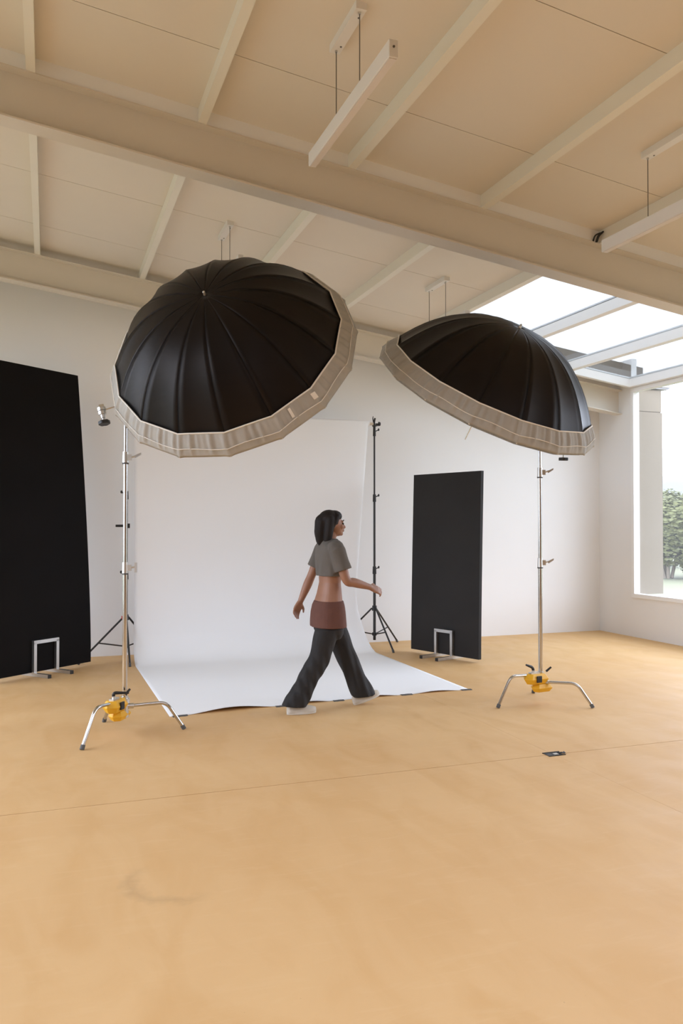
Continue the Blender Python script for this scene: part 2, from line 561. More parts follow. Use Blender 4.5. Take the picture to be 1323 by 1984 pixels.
# ------------------------------------------------------------------ outdoors
tag(obj('fin_wall', box(B(), XR + 0.09, 7.885, 9.032, 9.42, 0.56, 3.02), M['render']),
    'beige rendered fin wall standing outside the corner window', 'wall')
tag(obj('canopy_slab', bevel(box(B(), XR + 0.095, 7.88, 9.035, 9.42, 3.022, 3.33), 0.01), M['render']),
    'beige lintel block on top of the rendered fin wall outside', 'lintel')
tag(obj('gutter', bevel(box(B(), XR + T + 0.01, 8.0, 8.98, 9.4, 3.34, 3.40), 0.02), M['coping']),
    'grey gutter end above the beige fin wall outside', 'gutter')

bm = B(); bmesh.ops.create_grid(bm, x_segments=24, y_segments=24, size=1.0,
                                matrix=Matrix.Translation((0, 0, -0.32)) @ Matrix.Diagonal((260, 260, 1, 1)))
for v in bm.verts:
    if v.co.length > 60:
        v.co.z += random.uniform(-0.3, 0.3)
o = obj('lawn', bm, M['grass']); o['kind'] = 'structure'

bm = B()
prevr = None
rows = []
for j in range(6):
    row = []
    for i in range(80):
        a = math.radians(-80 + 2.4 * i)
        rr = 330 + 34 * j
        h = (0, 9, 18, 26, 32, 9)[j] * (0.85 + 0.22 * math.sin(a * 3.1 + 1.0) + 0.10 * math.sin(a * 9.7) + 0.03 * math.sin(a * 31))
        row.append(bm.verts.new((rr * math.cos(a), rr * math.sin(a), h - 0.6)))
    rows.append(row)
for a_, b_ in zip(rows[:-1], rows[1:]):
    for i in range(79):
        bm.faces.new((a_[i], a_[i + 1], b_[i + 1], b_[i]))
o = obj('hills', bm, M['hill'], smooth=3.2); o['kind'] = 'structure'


def tree(name, label, loc, h, w, nleaf, m, seed):
    rnd = random.Random(seed)
    t = thing(name, label, 'tree', loc, 0, 'trees beyond the meadow')
    bm = B()
    for k in range(4):
        a = rnd.uniform(0, 6.28); q = rnd.uniform(0.05, 0.2) * w
        tube(bm, [(q * math.cos(a) * 0.3, q * math.sin(a) * 0.3, 0), (q * math.cos(a), q * math.sin(a), h * 0.35),
                  (q * 2.2 * math.cos(a + 0.3), q * 2.2 * math.sin(a + 0.3), h * 0.75)], [0.06, 0.045, 0.02], 6)
    obj('trunk', bm, M['bark'], t)
    lobes = [(rnd.uniform(-0.32, 0.32) * w, rnd.uniform(-0.32, 0.32) * w, h * rnd.uniform(0.1, 0.8), rnd.uniform(0.2, 0.34) * w) for _ in range(20)]
    verts, faces = [], []
    for i in range(nleaf):
        lx, ly, lz, lr = rnd.choice(lobes)
        d = V((rnd.gauss(0, 1), rnd.gauss(0, 1), rnd.gauss(0, 1))).normalized()
        r = lr * rnd.uniform(0.75, 1.05)
        c = V((lx, ly, lz)) + V((d.x * r, d.y * r, d.z * r * 0.85))
        if c.z < 0.06 or c.z > h * 1.02:
            continue
        nd = (d + V((rnd.uniform(-.6, .6), rnd.uniform(-.6, .6), rnd.uniform(-.2, .8)))).normalized()
        u, v = ortho(nd)
        s = rnd.uniform(0.05, 0.10)
        b = len(verts)
        verts += [c - u * s, c - v * s * 0.5 + nd * 0.01, c + u * s, c + v * s * 0.5 + nd * 0.01]
        faces.append((b, b + 1, b + 2, b + 3))
    me = bpy.data.meshes.new('foliage'); me.from_pydata([tuple(v) for v in verts], [], faces)
    me.materials.append(m)
    f = bpy.data.objects.new('foliage', me); COL.objects.link(f); f.parent = t
    f['kind'] = 'stuff'
    return t


tree('leafy_tree', 'bushy olive-green tree just right of the beige fin wall outside', (19.6, 22.2, -0.3), 2.95, 2.6, 18000, M['leaf'], 3)
tree('leafy_tree', 'pale yellow-green tree at the right edge of the window view', (22.6, 22.0, -0.3), 2.7, 2.6, 18000, M['leaf2'], 5)
tree('leafy_tree', 'darker tree standing behind the gap between the two window trees', (24.2, 28.6, -0.3), 3.1, 3.0, 9000, M['leaf'], 9)

# ------------------------------------------------------------------ pendant lamps


def pendant(x, yc, label):
    zt = zc(x); zb = zt - 0.52
    t = thing('pendant_lamp', label, 'lamp', (x, yc, 0), 0, 'linear pendant lamps under the ceiling')
    b = B(); box(b, -0.024, 0.024, -0.635, 0.635, zb, zb + 0.085); bevel(b, 0.003, 1)
    h = obj('housing', b, M['lamp'], t)
    b = B(); box(b, -0.019, 0.019, -0.625, 0.625, zb - 0.004, zb + 0.002)
    obj('lens', b, M['lens'], h)
    for s in (-1, 1):
        b = B(); cyl(b, (0, s * 0.634, zb + 0.05), (0, s * 0.639, zb + 0.05), 0.006, n=8)
        obj('end_screw', b, M['wire'], h)
    b = B()
    vs = [b.verts.new((dx, dy, zc(x + dx) - (0.04 if k else 0) if not k else zt - 0.04)) for k in (0, 1)
          for (dx, dy) in ((-0.03, -0.215), (0.03, -0.215), (0.03, 0.215), (-0.03, 0.215))]
    for f in ((3, 2, 1, 0), (4, 5, 6, 7), (0, 1, 5, 4), (1, 2, 6, 5), (2, 3, 7, 6), (3, 0, 4, 7)):
        b.faces.new([vs[i] for i in f])
    cn = obj('canopy', b, M['lamp'], t)
    for s in (-1, 1):
        b = B(); cyl(b, (0, s * 0.185, zb + 0.083), (0, s * 0.185, zt - 0.038), 0.0028, n=6)
        obj('cable', b, M['wire'], t)
        b = B(); cyl(b, (0, s * 0.185, zt - 0.05), (0, s * 0.185, zt - 0.038), 0.008, n=8)
        obj('cable_grip', b, M['cast'], cn)
        b = B(); cyl(b, (0.012, s * 0.14, zt - 0.043), (0.012, s * 0.14, zt - 0.038), 0.006, n=8)
        obj('screw', b, M['wire'], cn)
    return t


pendant(1.53, 4.17, 'white linear pendant lamp in front of the big beam, above the left umbrella')
pendant(3.68, 4.15, 'white linear pendant lamp at the upper right, in front of the beam')
pendant(1.535, 7.45, 'linear pendant lamp behind the beam, mostly hidden by the left umbrella')
pendant(3.68, 7.41, 'linear pendant lamp behind the beam, mostly hidden by the right umbrella')

# ------------------------------------------------------------------ paper backdrop
bd = thing('paper_backdrop', 'wide white paper backdrop hanging from a roll and sweeping onto the floor', 'backdrop', (0, 0, 0))
PXL, PXR = 0.885, 3.625
ROLLZ, ROLLY = 2.715, 9.19
b = B(); cyl(b, (PXL - 0.02, ROLLY, ROLLZ), (PXR + 0.02, ROLLY, ROLLZ), 0.036, n=24)
rl = obj('roll', b, M['paper'], bd, 0.6)
b = B(); cyl(b, (PXL - 0.08, ROLLY, ROLLZ), (PXR + 0.075, ROLLY, ROLLZ), 0.017, n=16)
obj('core_tube', b, M['core'], rl, 0.6)
path = [(ROLLY - 0.02, ROLLZ + 0.03), (ROLLY - 0.036, ROLLZ)]
for k in range(1, 15):
    path.append((ROLLY - 0.036 + 0.03 * (k / 14) ** 2, ROLLZ - (ROLLZ - 0.30) * k / 14))
ry = path[-1][0]
for k in range(1, 11):
    a = PI / 2 * k / 10
    path.append((ry - 0.30 * (1 - math.cos(a)), 0.30 - 0.298 * math.sin(a)))
fy = path[-1][0]
NF = 34
for k in range(1, NF + 1):
    path.append((fy + (6.49 - fy) * k / NF, 0.002))
b = B()
NU = 72
vr = []
for i, (py, pz) in enumerate(path):
    row = []
    for j in range(NU + 1):
        u = j / NU
        x = PXL + (PXR - PXL) * u
        y, z = py, pz
        if pz > 0.02:                               # hanging part: edges curl back a little half way down
            curl = min(1, max(0, (ROLLZ - pz) / 2.05)) * min(1.0, max(0.0, pz / 0.55)) ** 1.3
            e = max(0.0, (u - 0.93) / 0.07)
            x -= 0.12 * e ** 1.3 * curl; y += 0.09 * e * e * curl
            e = max(0.0, (0.07 - u) / 0.07)
            x += 0.015 * e * curl; y += 0.05 * e * e * curl
            y += 0.006 * math.sin(u * 17 + 1) * curl
        else:
            yf = 6.49 + (0.15 if True else 0) * u + 0.035 * math.sin(PI * u)
            tt = (py - 6.49) / (fy - 6.49)
            y = yf + (fy - yf) * tt
            x += (0.02 - 0.03 * u) * (1 - tt)
            lift = 0.0
            for (u0, u1, hh) in ((0.055, 0.32, 0.03), (0.36, 0.505, 0.016), (0.56, 0.74, 0.018), (0.79, 0.965, 0.014)):
                if u0 < u < u1:
                    lift = hh * math.sin(PI * (u - u0) / (u1 - u0)) ** 1.4
            z += lift * max(0.0, 1 - tt * 4.5) ** 2
        row.append(b.verts.new((x, y, z)))
    vr.append(row)
for r0, r1 in zip(vr[:-1], vr[1:]):
    for j in range(NU):
        b.faces.new((r0[j], r0[j + 1], r1[j + 1], r1[j]))
pp = obj('paper_sheet', b, M['paper'], bd, 3.2)
sm = pp.modifiers.new('thickness', 'SOLIDIFY'); sm.thickness = 0.0012; sm.offset = 1

tapes = [((0.925, 6.478), (1.045, 6.495), 'dark tape strip at the front left corner of the white paper'),
         ((1.775, 6.548), (1.855, 6.555), 'dark tape strip on the paper edge beside the walker\'s rear shoe'),
         ((2.29, 6.592), (2.39, 6.6), 'dark tape strip on the paper edge between the walker\'s feet'),
         ((2.93, 6.622), (3.04, 6.626), 'dark tape strip on the paper edge right of the walker'),
         ((3.53, 6.637), (3.635, 6.638), 'dark tape strip at the front right corner of the white paper')]
for (x0, y0), (x1, y1), lab in tapes:
    b = B()
    n = 6
    lo, hi = [], []
    for i in range(n + 1):
        t = i / n
        x = x0 + (x1 - x0) * t; y = y0 + (y1 - y0) * t
        lo.append((x, y - 0.022 + 0.003 * math.sin(i * 2.3), 0.0008)); hi.append((x, y + 0.018 + 0.003 * math.cos(i * 1.7), 0.0052))
    vl = [b.verts.new(p) for p in lo]; vm = [b.verts.new((p[0], (p[1] + q[1]) / 2, 0.0046)) for p, q in zip(lo, hi)]; vh = [b.verts.new(p) for p in hi]
    for i in range(n):
        b.faces.new((vl[i], vl[i + 1], vm[i + 1], vm[i])); b.faces.new((vm[i], vm[i + 1], vh[i + 1], vh[i]))
    o = obj('tape_strip', b, M['tape'])
    s_ = o.modifiers.new('thickness', 'SOLIDIFY'); s_.thickness = 0.0006; s_.offset = 1
    tag(o, lab, 'tape', 'tape strips along the paper edge')


def backdrop_stand(x, y, label, angs, rfeet, crank=False, hub=0.486, side=1):
    t = thing('backdrop_stand', label, 'stand', (x, y, 0), 0, 'black stands carrying the paper roll')
    secs = [(0.10, 0.97, 0.0165), (0.93, 1.84, 0.0135), (1.80, 2.665, 0.0105)]
    for z0, z1, r in secs:
        b = B(); cyl(b, (0, 0, z0), (0, 0, z1), r, n=16); obj('pole', b, M['black_metal'], t, 0.6)
    for zz, r in ((0.945, 0.024), (1.82, 0.021), (2.62, 0.018)):
        b = B(); cyl(b, (0, 0, zz - 0.045), (0, 0, zz + 0.045), r, r * 0.88, n=16)
        c = obj('collar', b, M['black_plastic'], t, 0.6)
        b = B(); cyl(b, (0.015 * side, 0, zz + 0.015), (0.05 * side, 0, zz + 0.03), 0.006, n=8)
        ball(b, (0.055 * side, 0, zz + 0.035), 0.012, 0.006, 0.017, 8)
        obj('wing_knob', b, M['black_plastic'], c)
    # leg hub and spreader
    b = B(); cyl(b, (0, 0, hub - 0.03), (0, 0, hub + 0.03), 0.032, 0.026, n=16); obj('leg_hub', b, M['black_plastic'], t, 0.6)
    b = B(); cyl(b, (0, 0, 0.155), (0, 0, 0.19), 0.028, n=16); obj('spreader_hub', b, M['black_plastic'], t, 0.6)
    for a, rf in zip(angs, rfeet):
        d = V((math.cos(a), math.sin(a), 0))
        p0 = d * 0.03 + V((0, 0, hub)); p1 = d * rf + V((0, 0, 0.012))
        b = B(); cyl(b, p0, p1, 0.0105, n=10)
        lg = obj('leg', b, M['black_metal'], t, 0.6)
        b = B(); cyl(b, p1 - (p1 - p0).normalized() * 0.03, p1 + V((0, 0, -0.010)), 0.0135, n=10); obj('foot', b, M['rubber'], lg, 0.6)
        pm = p0.lerp(p1, 0.56)
        b = B(); cyl(b, d * 0.02 + V((0, 0, 0.172)), pm, 0.0075, n=8); obj('brace', b, M['black_metal'], t, 0.6)
    # clamp that holds the roll
    b = B(); cyl(b, (0, 0, 2.66), (0, 0, 2.70), 0.016, n=12)
    s = -side
    box(b, -0.022, 0.022, -0.08, 0.016, 2.692, 2.708)
    hk = bend([(0, 0.004, 2.70), (0, 0.0, 2.755), (0, -0.02, 2.79)], 0.02)
    tube(b, hk, 0.011, 8)
    cl = obj('roll_clamp', b, M['black_plastic'], t)
    b = B(); tube(b, [(0.01 * s, 0, 2.74), (0.025 * s, -0.01, 2.79), (0.02 * s, -0.01, 2.815)], [0.009, 0.006, 0.004], 8); obj('lever', b, M['black_plastic'], cl)
    b = B(); cyl(b, (0.015 * side, 0, 2.725), (0.06 * side, 0, 2.725), 0.007, n=8); cyl(b, (0.056 * side, 0, 2.725), (0.075 * side, 0, 2.725), 0.026, 0.022, n=14)
    obj('knob', b, M['black_plastic'], cl, 0.6)
    if crank:
        b = B(); cyl(b, (-0.115, 0, 1.485), (0.02, 0, 1.485), 0.014, n=10); box(b, -0.03, 0.035, -0.02, 0.02, 1.46, 1.51)
        obj('crank_handle', b, M['black_plastic'], t)
        b = B(); cyl(b, (-0.05, -0.012, hub + 0.0), (-0.028, -0.012, hub + 0.0), 0.018, n=14); obj('lock_button', b, M['red_plastic'], t)
    return t


backdrop_stand(3.74, ROLLY + 0.055, 'slim black tripod stand at the right end of the white paper roll',
               [math.radians(a) for a in (-80, 39, 158)], (0.42, 0.60, 0.50), side=1)
backdrop_stand(0.815, ROLLY + 0.055, 'slim black tripod stand behind the left chrome stand at the paper\'s left end',
               [math.radians(a) for a in (183, 28, 272)], (0.50, 0.45, 0.34), crank=True, side=-1)

# ------------------------------------------------------------------ black boards with metal foot frames


def board(name, label, p_right, d, w, h, th, mat_, lean, leanpow, lift=0.012):
    """upright board: p_right = bottom corner, d = direction of the bottom edge away from it; lean = signed offset of the top along normal nrm"""
    p = V((*p_right, 0)); d = V((*d, 0)).normalized(); nrm = V((d.y, -d.x, 0))
    t = thing(name, label, 'board', p)
    b = B()
    NZ, NW = 16, 2
    front, back = [], []
    for i in range(NZ + 1):
        z = h * i / NZ
        off = lean * (i / NZ) ** leanpow
        front.append([b.verts.new(d * (w * j / NW) + nrm * off + V((0, 0, lift + z))) for j in range(NW + 1)])
        back.append([b.verts.new(d * (w * j / NW) + nrm * (off - th) + V((0, 0, lift + z))) for j in range(NW + 1)])
    for i in range(NZ):
        for j in range(NW):
            b.faces.new((front[i][j], front[i][j + 1], front[i + 1][j + 1], front[i + 1][j]))
            b.faces.new((back[i][j + 1], back[i][j], back[i + 1][j], back[i + 1][j + 1]))
        b.faces.new((back[i][0], front[i][0], front[i + 1][0], back[i + 1][0]))
        b.faces.new((front[i][NW], back[i][NW], back[i + 1][NW], front[i + 1][NW]))
    for j in range(NW):
        b.faces.new((back[0][j], back[0][j + 1], front[0][j + 1], front[0][j]))
        b.faces.new((front[NZ][j], front[NZ][j + 1], back[NZ][j + 1], back[NZ][j]))
    o = obj('panel', b, mat_, t, 0.6)
    return t, p, d, nrm


def bar(bm, p0, p1, w):
    """square tube"""
    p0, p1 = V(p0), V(p1)
    dd = (p1 - p0).normalized()
    a = V((0, 0, 1)) if abs(dd.z) < 0.9 else None
    if a is None:
        u, v = BARU, dd.cross(BARU)
    else:
        u = dd.cross(a).normalized(); v = dd.cross(u)
    rr = [[q + u * (w / 2 * s) + v * (w / 2 * t_) for (s, t_) in ((-1, -1), (1, -1), (1, 1), (-1, 1))] for q in (p0, p1)]
    loft(bm, rr)


def foot_frame(label, p, d, nrm, s0, s1, hgt, w, reach, th):
    global BARU
    BARU = d
    t = thing('board_foot', label, 'metal frame', p + d * ((s0 + s1) / 2), 0, 'metal foot frames slotted under the black boards')
    c = (s0 + s1) / 2
    for side in (1, -1):                            # one U in front of the board, one behind it
        q = nrm * (w / 2 + 0.003) if side == 1 else nrm * (-th - w / 2 - 0.003)
        for s in (s0, s1):
            b = B(); bar(b, d * (s - c) + q + V((0, 0, w)), d * (s - c) + q + V((0, 0, hgt)), w); obj('post', b, M['alu'], t)
        b = B(); bar(b, d * (s0 - c - w / 2) + q + V((0, 0, hgt)), d * (s1 - c + w / 2) + q + V((0, 0, hgt)), w)
        obj('top_bar', b, M['alu'], t)
    for s in (s0, s1):
        b = B(); bar(b, d * (s - c) + nrm * reach + V((0, 0, w / 2 + 0.001)), d * (s - c) - nrm * (reach + th) + V((0, 0, w / 2 + 0.001)), w)
        bb = obj('base_bar', b, M['alu'], t)
        for e in (1, -1):
            q = nrm * reach if e == 1 else -nrm * (reach + th)
            b = B(); bar(b, d * (s - c) + q, d * (s - c) + q + nrm * (0.012 * e), w * 0.98)
            for v in b.verts:
                v.co.z += w / 2 + 0.001
            obj('end_cap', b, M['black_plastic'], bb)
    return t


# tall board at the left edge (its top bows away)
LD = V((-0.841, -0.706))
t, p, d, nrm = board('black_board', 'tall matt black board cut by the left edge of the picture', (0.424, 9.185), LD, 1.27, 3.08, 0.03,
                     M['black_board'], 0.0, 1.0, 0.036)
sgn = 1 if nrm.y < 0 else -1
for ch in t.children:
    for v in ch.data.vertices:
        q = max(0.0, (v.co.z - 0.2) / 2.9)
        off = -0.215 * q ** 1.4 * sgn
        v.co.x += nrm.x * off; v.co.y += nrm.y * off
foot_frame('metal foot frame under the tall black board at left', p, d, nrm, 0.47, 0.745, 0.335, 0.034, 0.235, 0.03)
# smaller board right of the backdrop
RD = V((-0.356, 0.974))
t, p, d, nrm = board('black_board', 'smaller charcoal-black board standing right of the white backdrop', (4.437, 7.885), RD, 1.036, 2.05, 0.042,
                     M['black_board_grey'], 0.05, 1.3, 0.036)
foot_frame('metal foot frame under the smaller board right of the backdrop', p, d, nrm, 0.37, 0.61, 0.30, 0.034, 0.26, 0.042)

# ------------------------------------------------------------------ chrome stands with umbrellas


def knob_T(bm, p, dirv, l, w):
    p = V(p); dirv = V(dirv).normalized()
    cyl(bm, p, p + dirv * l, 0.006, n=8)
    u, v = ortho(dirv)
    cyl(bm, p + dirv * l - V((0, 0, w)), p + dirv * l + V((0, 0, w)), 0.009, n=8)


def grip_head(parent, c, axis, knobdir, knobmat, r=0.034):
    """two ribbed discs on an axle with a round knob"""
    c = V(c); a = V(axis).normalized(); k = V(knobdir).normalized()
    b = B()
    cyl(b, c - k * 0.028, c - k * 0.004, r, n=18)
    cyl(b, c + k * 0.000, c + k * 0.024, r * 0.94, n=18)
    cyl(b, c + k * 0.024, c + k * 0.05, r * 0.6, r * 0.5, n=14)
    u, v = ortho(k)
    rr = [[c - k * 0.028 + u * x + v * y for (x, y) in ((-r, -0.018), (r, -0.018), (r, 0.018), (-r, 0.018))],
          [c - k * 0.045 + u * x + v * y for (x, y) in ((-r * .9, -0.016), (r * .9, -0.016), (r * .9, 0.016), (-r * .9, 0.016))]]
    loft(b, rr)
    g = obj('grip_head', b, M['cast'], parent, 0.6)
    b = B(); cyl(b, c + k * 0.05, c + k * 0.075, 0.009, n=10); obj('knob_stem', b, M['cast'], g, 0.6)
    b = B()
    n = 18
    u, v = ortho(k)
    ringA = [c + k * 0.072 + (u * math.cos(2 * PI * i / n) + v * math.sin(2 * PI * i / n)) * (0.042 if i % 3 else 0.037) for i in range(n)]
    ringB = [q + k * 0.026 for q in ringA]
    loft(b, [ringA, ringB]); bevel(b, 0.003, 1)
    obj('knob', b, knobmat, g, 0.6)
    return g


def chrome_stand(label, px, py, feet, knees_z, collars, ztop, knob_side, tail, shaft_pt, arm_z, arm_r, facing, group):
    t = thing('chrome_stand', label, 'light stand', (px, py, 0), 0, group)
    O = V((px, py, 0))
    # base casting
    hb = 0.115
    b = B(); cyl(b, (0, 0, hb), (0, 0, hb + 0.15), 0.030, 0.026, n=18); cyl(b, (0, 0, hb + 0.10), (0, 0, hb + 0.135), 0.036, n=18)
    obj('base_casting', b, M['cast'], t, 0.6)
    for k, ((fx, fy_), kz) in enumerate(zip(feet, knees_z)):
        f = V((fx - px, fy_ - py, 0)); dr = f.normalized(); R_ = f.length
        knee = dr * (R_ * 0.70) + V((0, 0, kz))
        root = dr * 0.03 + V((0, 0, kz - 0.012))
        pts = bend([root, knee, f + V((0, 0, 0.012))], 0.055, 7)
        b = B(); tube(b, pts, 0.0125, 12)
        lg = obj('leg', b, M['chrome'], t, 0.8)
        b = B(); cyl(b, root - dr * 0.01, root + dr * 0.035, 0.019, n=14); obj('leg_socket', b, M['cast'], lg, 0.6)
        q = pts[-1]; dd = (pts[-1] - pts[-2]).normalized()
        b = B(); cyl(b, q - dd * 0.022, q + dd * 0.006 + V((0, 0, -0.004)), 0.0155, n=12); obj('foot', b, M['rubber'], lg, 0.6)
    z = [hb + 0.12] + collars + [ztop]
    radii = [0.0175, 0.0150, 0.0125]
    for i in range(3):
        b = B(); cyl(b, (0, 0, z[i]), (0, 0, z[i + 1] + 0.01), radii[i], n=18); obj('pole', b, M['chrome'], t, 0.6)
    for i, zz in enumerate(collars):
        b = B(); cyl(b, (0, 0, zz - 0.04), (0, 0, zz + 0.04), 0.0225, 0.020, n=18)
        box(b, 0.012, 0.045, -0.012, 0.012, zz - 0.022, zz + 0.02)
        for v in b.verts:
            pass
        c = obj('collar', b, M['cast'], t, 0.6)
        c.rotation_euler = (0, 0, facing)
        b = B(); cyl(b, (0, 0, zz - 0.049), (0, 0, zz - 0.039), 0.0235, n=18); obj('rubber_ring', b, M['rubber'], c, 0.6)
        b = B(); cyl(b, (0.04, 0, zz), (0.075, 0, zz + (0.008 if knob_side == 'L' else 0.012)), 0.007, n=8)
        if knob_side == 'L' and i == 0:
            box(b, 0.07, 0.085, -0.012, 0.012, zz - 0.034, zz + 0.036)
        else:
            loft(b, [[V((0.07, y_, zz + dz)) for (y_, dz) in ((-0.012, -0.006), (0.012, -0.006), (0.012, 0.014), (-0.012, 0.014))],
                     [V((0.112, y_, zz + dz)) for (y_, dz) in ((-0.010, 0.020), (0.010, 0.020), (0.010, 0.034), (-0.010, 0.034))]])
        obj('tightening_key', b, M['alu'], c)
    # top grip head, extension arm, tail grip head
    kd = V((0, -1, 0))
    grip_head(t, (0, -0.02, ztop + 0.02), (0, 0, 1), kd, M['black_plastic'])
    tl = V(tail) - O; sp_ = V(shaft_pt) - O
    b = B(); cyl(b, tl, V((0, -0.045, ztop + 0.03)), arm_r, n=12); obj('arm_tail', b, M['chrome'], t, 0.6)
    b = B(); cyl(b, V((0, -0.045, ztop + 0.03)), sp_, 0.008, n=12); obj('arm', b, M['chrome'], t, 0.6)
    b = B(); ball(b, sp_, 0.026, 0.026, 0.02, 12); obj('shaft_clamp', b, M['cast'], t, 0.6)
    return t


UR, UD = 0.9075, 0.5793       # rim radius and depth of the bowl
UI, UDI = 0.8200, 0.4532      # where the pale skirt begins
NRIB = 16
P_ = 2.65


def umbrella(label, apex, axis, phase, shaft_len, with_tag):
    A = V(apex); a = V(axis).normalized()
    e1 = a.cross(V((0, 0, 1))).normalized(); e2 = a.cross(e1)
    t = thing('umbrella', label, 'umbrella', A, 0, 'deep black umbrellas with pale skirts')

    def depth(r):
        s = r / UR
        return UD * s ** P_
    k_fix = UD / depth(UR)

    def pt(q, r, sag=0.0, out=0.0):
        """q = rib units around; r = rib-line radius; straight chord between neighbouring ribs plus sag"""
        f = q - math.floor(q)
        i = math.floor(q)
        a0 = phase - 2 * PI * i / NRIB; a1 = phase - 2 * PI * (i + 1) / NRIB
        c0 = V((math.cos(a0), math.sin(a0))); c1 = V((math.cos(a1), math.sin(a1)))
        c = c0.lerp(c1, f)
        bow = 4 * f * (1 - f)
        arc = 1.0 / c.length                       # factor that would push the chord onto the circle
        c = c * (1 + (arc - 1) * 0.25 * (1 - r / UR))
        rr = r * (1 - sag * bow) + out
        return e1 * (c.x * rr) + e2 * (c.y * rr) + a * (depth(r) * k_fix)

    rs = [0.003 + (UR - 0.004 - 0.003) * (k / 16) for k in range(17)]
    for i in range(NRIB):
        b = B()
        grid = []
        for r in rs:
            grid.append([b.verts.new(pt(i + j / 6 - (1e-9 if j == 6 else 0), r, 0.030 * math.sin(PI * min(1.0, r / UR * 0.85)) ** 0.8)) for j in range(7)])
        for g0, g1 in zip(grid[:-1], grid[1:]):
            for j in range(6):
                b.faces.new((g0[j], g0[j + 1], g1[j + 1], g1[j]))
        o = obj('canopy_panel', b, M['black_fabric'], t, 3.2)
        s_ = o.modifiers.new('thickness', 'SOLIDIFY'); s_.thickness = 0.001; s_.offset = 0
        # hem seam over the rib
        b = B(); tube(b, [pt(i, r, 0, 0.0004) for r in rs[1:]], 0.0010, 5)
        obj('rib_seam', b, M['black_fabric'], t, 3.2)
    # pale skirt: gathered from the elastic at UI to the rib tips
    b = B()
    NA = NRIB * 40
    rows = []
    rnd = random.Random(int(A.x * 1000))
    ph1 = [rnd.uniform(0, 6.28) for _ in range(8)]
    NR = 9
    for k in range(NR + 1):
        s = k / NR
        r = UI + (UR - UI) * s
        row = []
        for i in range(NA):
            q = i / 40
            f = q - math.floor(q)
            w = (math.sin(q * 31 + ph1[0] + 1.5 * math.sin(q * 3.1 + ph1[1])) * 0.5 + math.sin(q * 47 + ph1[2] + 2 * math.sin(q * 2.3)) * 0.35
                 + math.sin(q * 17 + ph1[3]) * 0.4)
            puff = 0.010 * math.sin(PI * min(1, s * 1.02)) + 0.006
            amp = 0.0135 * math.sin(PI * min(1.0, 0.12 + s * 0.88)) ** 0.8 * (1 - 0.55 * s)
            radial_fold = 0.006 * math.exp(-((min(f, 1 - f) * 24) / 1.4) ** 2) * s * s   # pleat at each rib tip
            row.append(b.verts.new(pt(q, r, -0.002 * s, puff + amp * w + radial_fold)))
        rows.append(row)
    # wrap round the rim onto the diffuser side
    row = [b.verts.new(pt(i / 40, UR - 0.02, 0.0, -0.004) + a * 0.022) for i in range(NA)]
    rows.append(row)
    for g0, g1 in zip(rows[:-1], rows[1:]):
        for i in range(NA):
            j = (i + 1) % NA
            b.faces.new((g0[i], g0[j], g1[j], g1[i]))
    sk_ = obj('skirt', b, M['sheer'], t, 3.2)
    b = B(); tube(b, [pt(i / 4, UI - 0.002, 0.002, 0.009) for i in range(NRIB * 4)], 0.0055, 6, closed=True)
    obj('elastic_edge', b, M['piping'], sk_, 3.2)
    b = B(); tube(b, [pt(i / 6, UI + (UR - UI) * (0.60 + 0.03 * math.sin(i * 0.9)), 0.0, 0.0225) for i in range(NRIB * 6)], 0.0030, 5, closed=True)
    obj('seam_line', b, M['piping'], sk_, 3.2)
    # diffuser over the opening
    b = B()
    c = b.verts.new(a * (UD + 0.030))
    prev = None
    grid = []
    for k in range(1, 7):
        rr = (UR - 0.02) * k / 6
        grid.append([b.verts.new(pt(i / 4, UR - 0.02, 0.0, rr - (UR - 0.02) - 0.005) + a * (0.022 + 0.008 * (1 - k / 6) + UD - depth(UR - 0.02) * k_fix - 0.0 * k)) for i in range(NRIB * 4)])
    n4 = NRIB * 4
    for i in range(n4):
        b.faces.new((c, grid[0][i], grid[0][(i + 1) % n4]))
    for g0, g1 in zip(grid[:-1], grid[1:]):
        for i in range(n4):
            j = (i + 1) % n4
            b.faces.new((g0[i], g1[i], g1[j], g0[j]))
    obj('diffuser', b, M['diffuser'], t, 3.2)
    b = B(); cyl(b, -a * 0.012, a * shaft_len, 0.0042, n=10); obj('shaft', b, M['chrome'], t, 0.6)
    b = B(); cyl(b, -a * 0.02, a * 0.012, 0.008, 0.014, n=12); ball(b, -a * 0.022, 0.0095, seg=10); obj('ferrule', b, M['cast'], t, 0.8)
    for i in range(NRIB):
        b = B(); tube(b, [pt(i, r, 0, -0.004) + a * 0.008 for r in rs[2::2]], 0.0025, 5); obj('rib', b, M['chrome'], t, 3.2)
        b = B(); ball(b, pt(i, UR, 0, 0.006), 0.006, seg=8); obj('rib_tip', b, M['piping'], t)
    if with_tag:
        for q, s0, s1, wq in ((5.90, 0.10, 0.40, 0.05), (5.35, 0.08, 0.52, 0.03)):
            b = B()
            g = [[b.verts.new(pt(q + wq * j, UI + (UR - UI) * (s0 + (s1 - s0) * k / 3), 0.01, 0.026)) for j in range(3)] for k in range(4)]
            for g0, g1 in zip(g[:-1], g[1:]):
                for j in range(2):
                    b.faces.new((g0[j], g0[j + 1], g1[j + 1], g1[j]))
            obj('care_tag', b, M['piping'], sk_)
    return t


umbrella('deep black umbrella at left tilted towards the camera, metal tip facing us', (0.9661, 5.3528, 3.0094), (0.4646, 0.7013, -0.5407), 2.9425, 0.93, True)
umbrella('deep black umbrella at right seen side-on below the skylight', (3.3563, 5.3658, 2.9884), (-0.1908, 0.5351, -0.8229), 4.0496, 0.975, False)

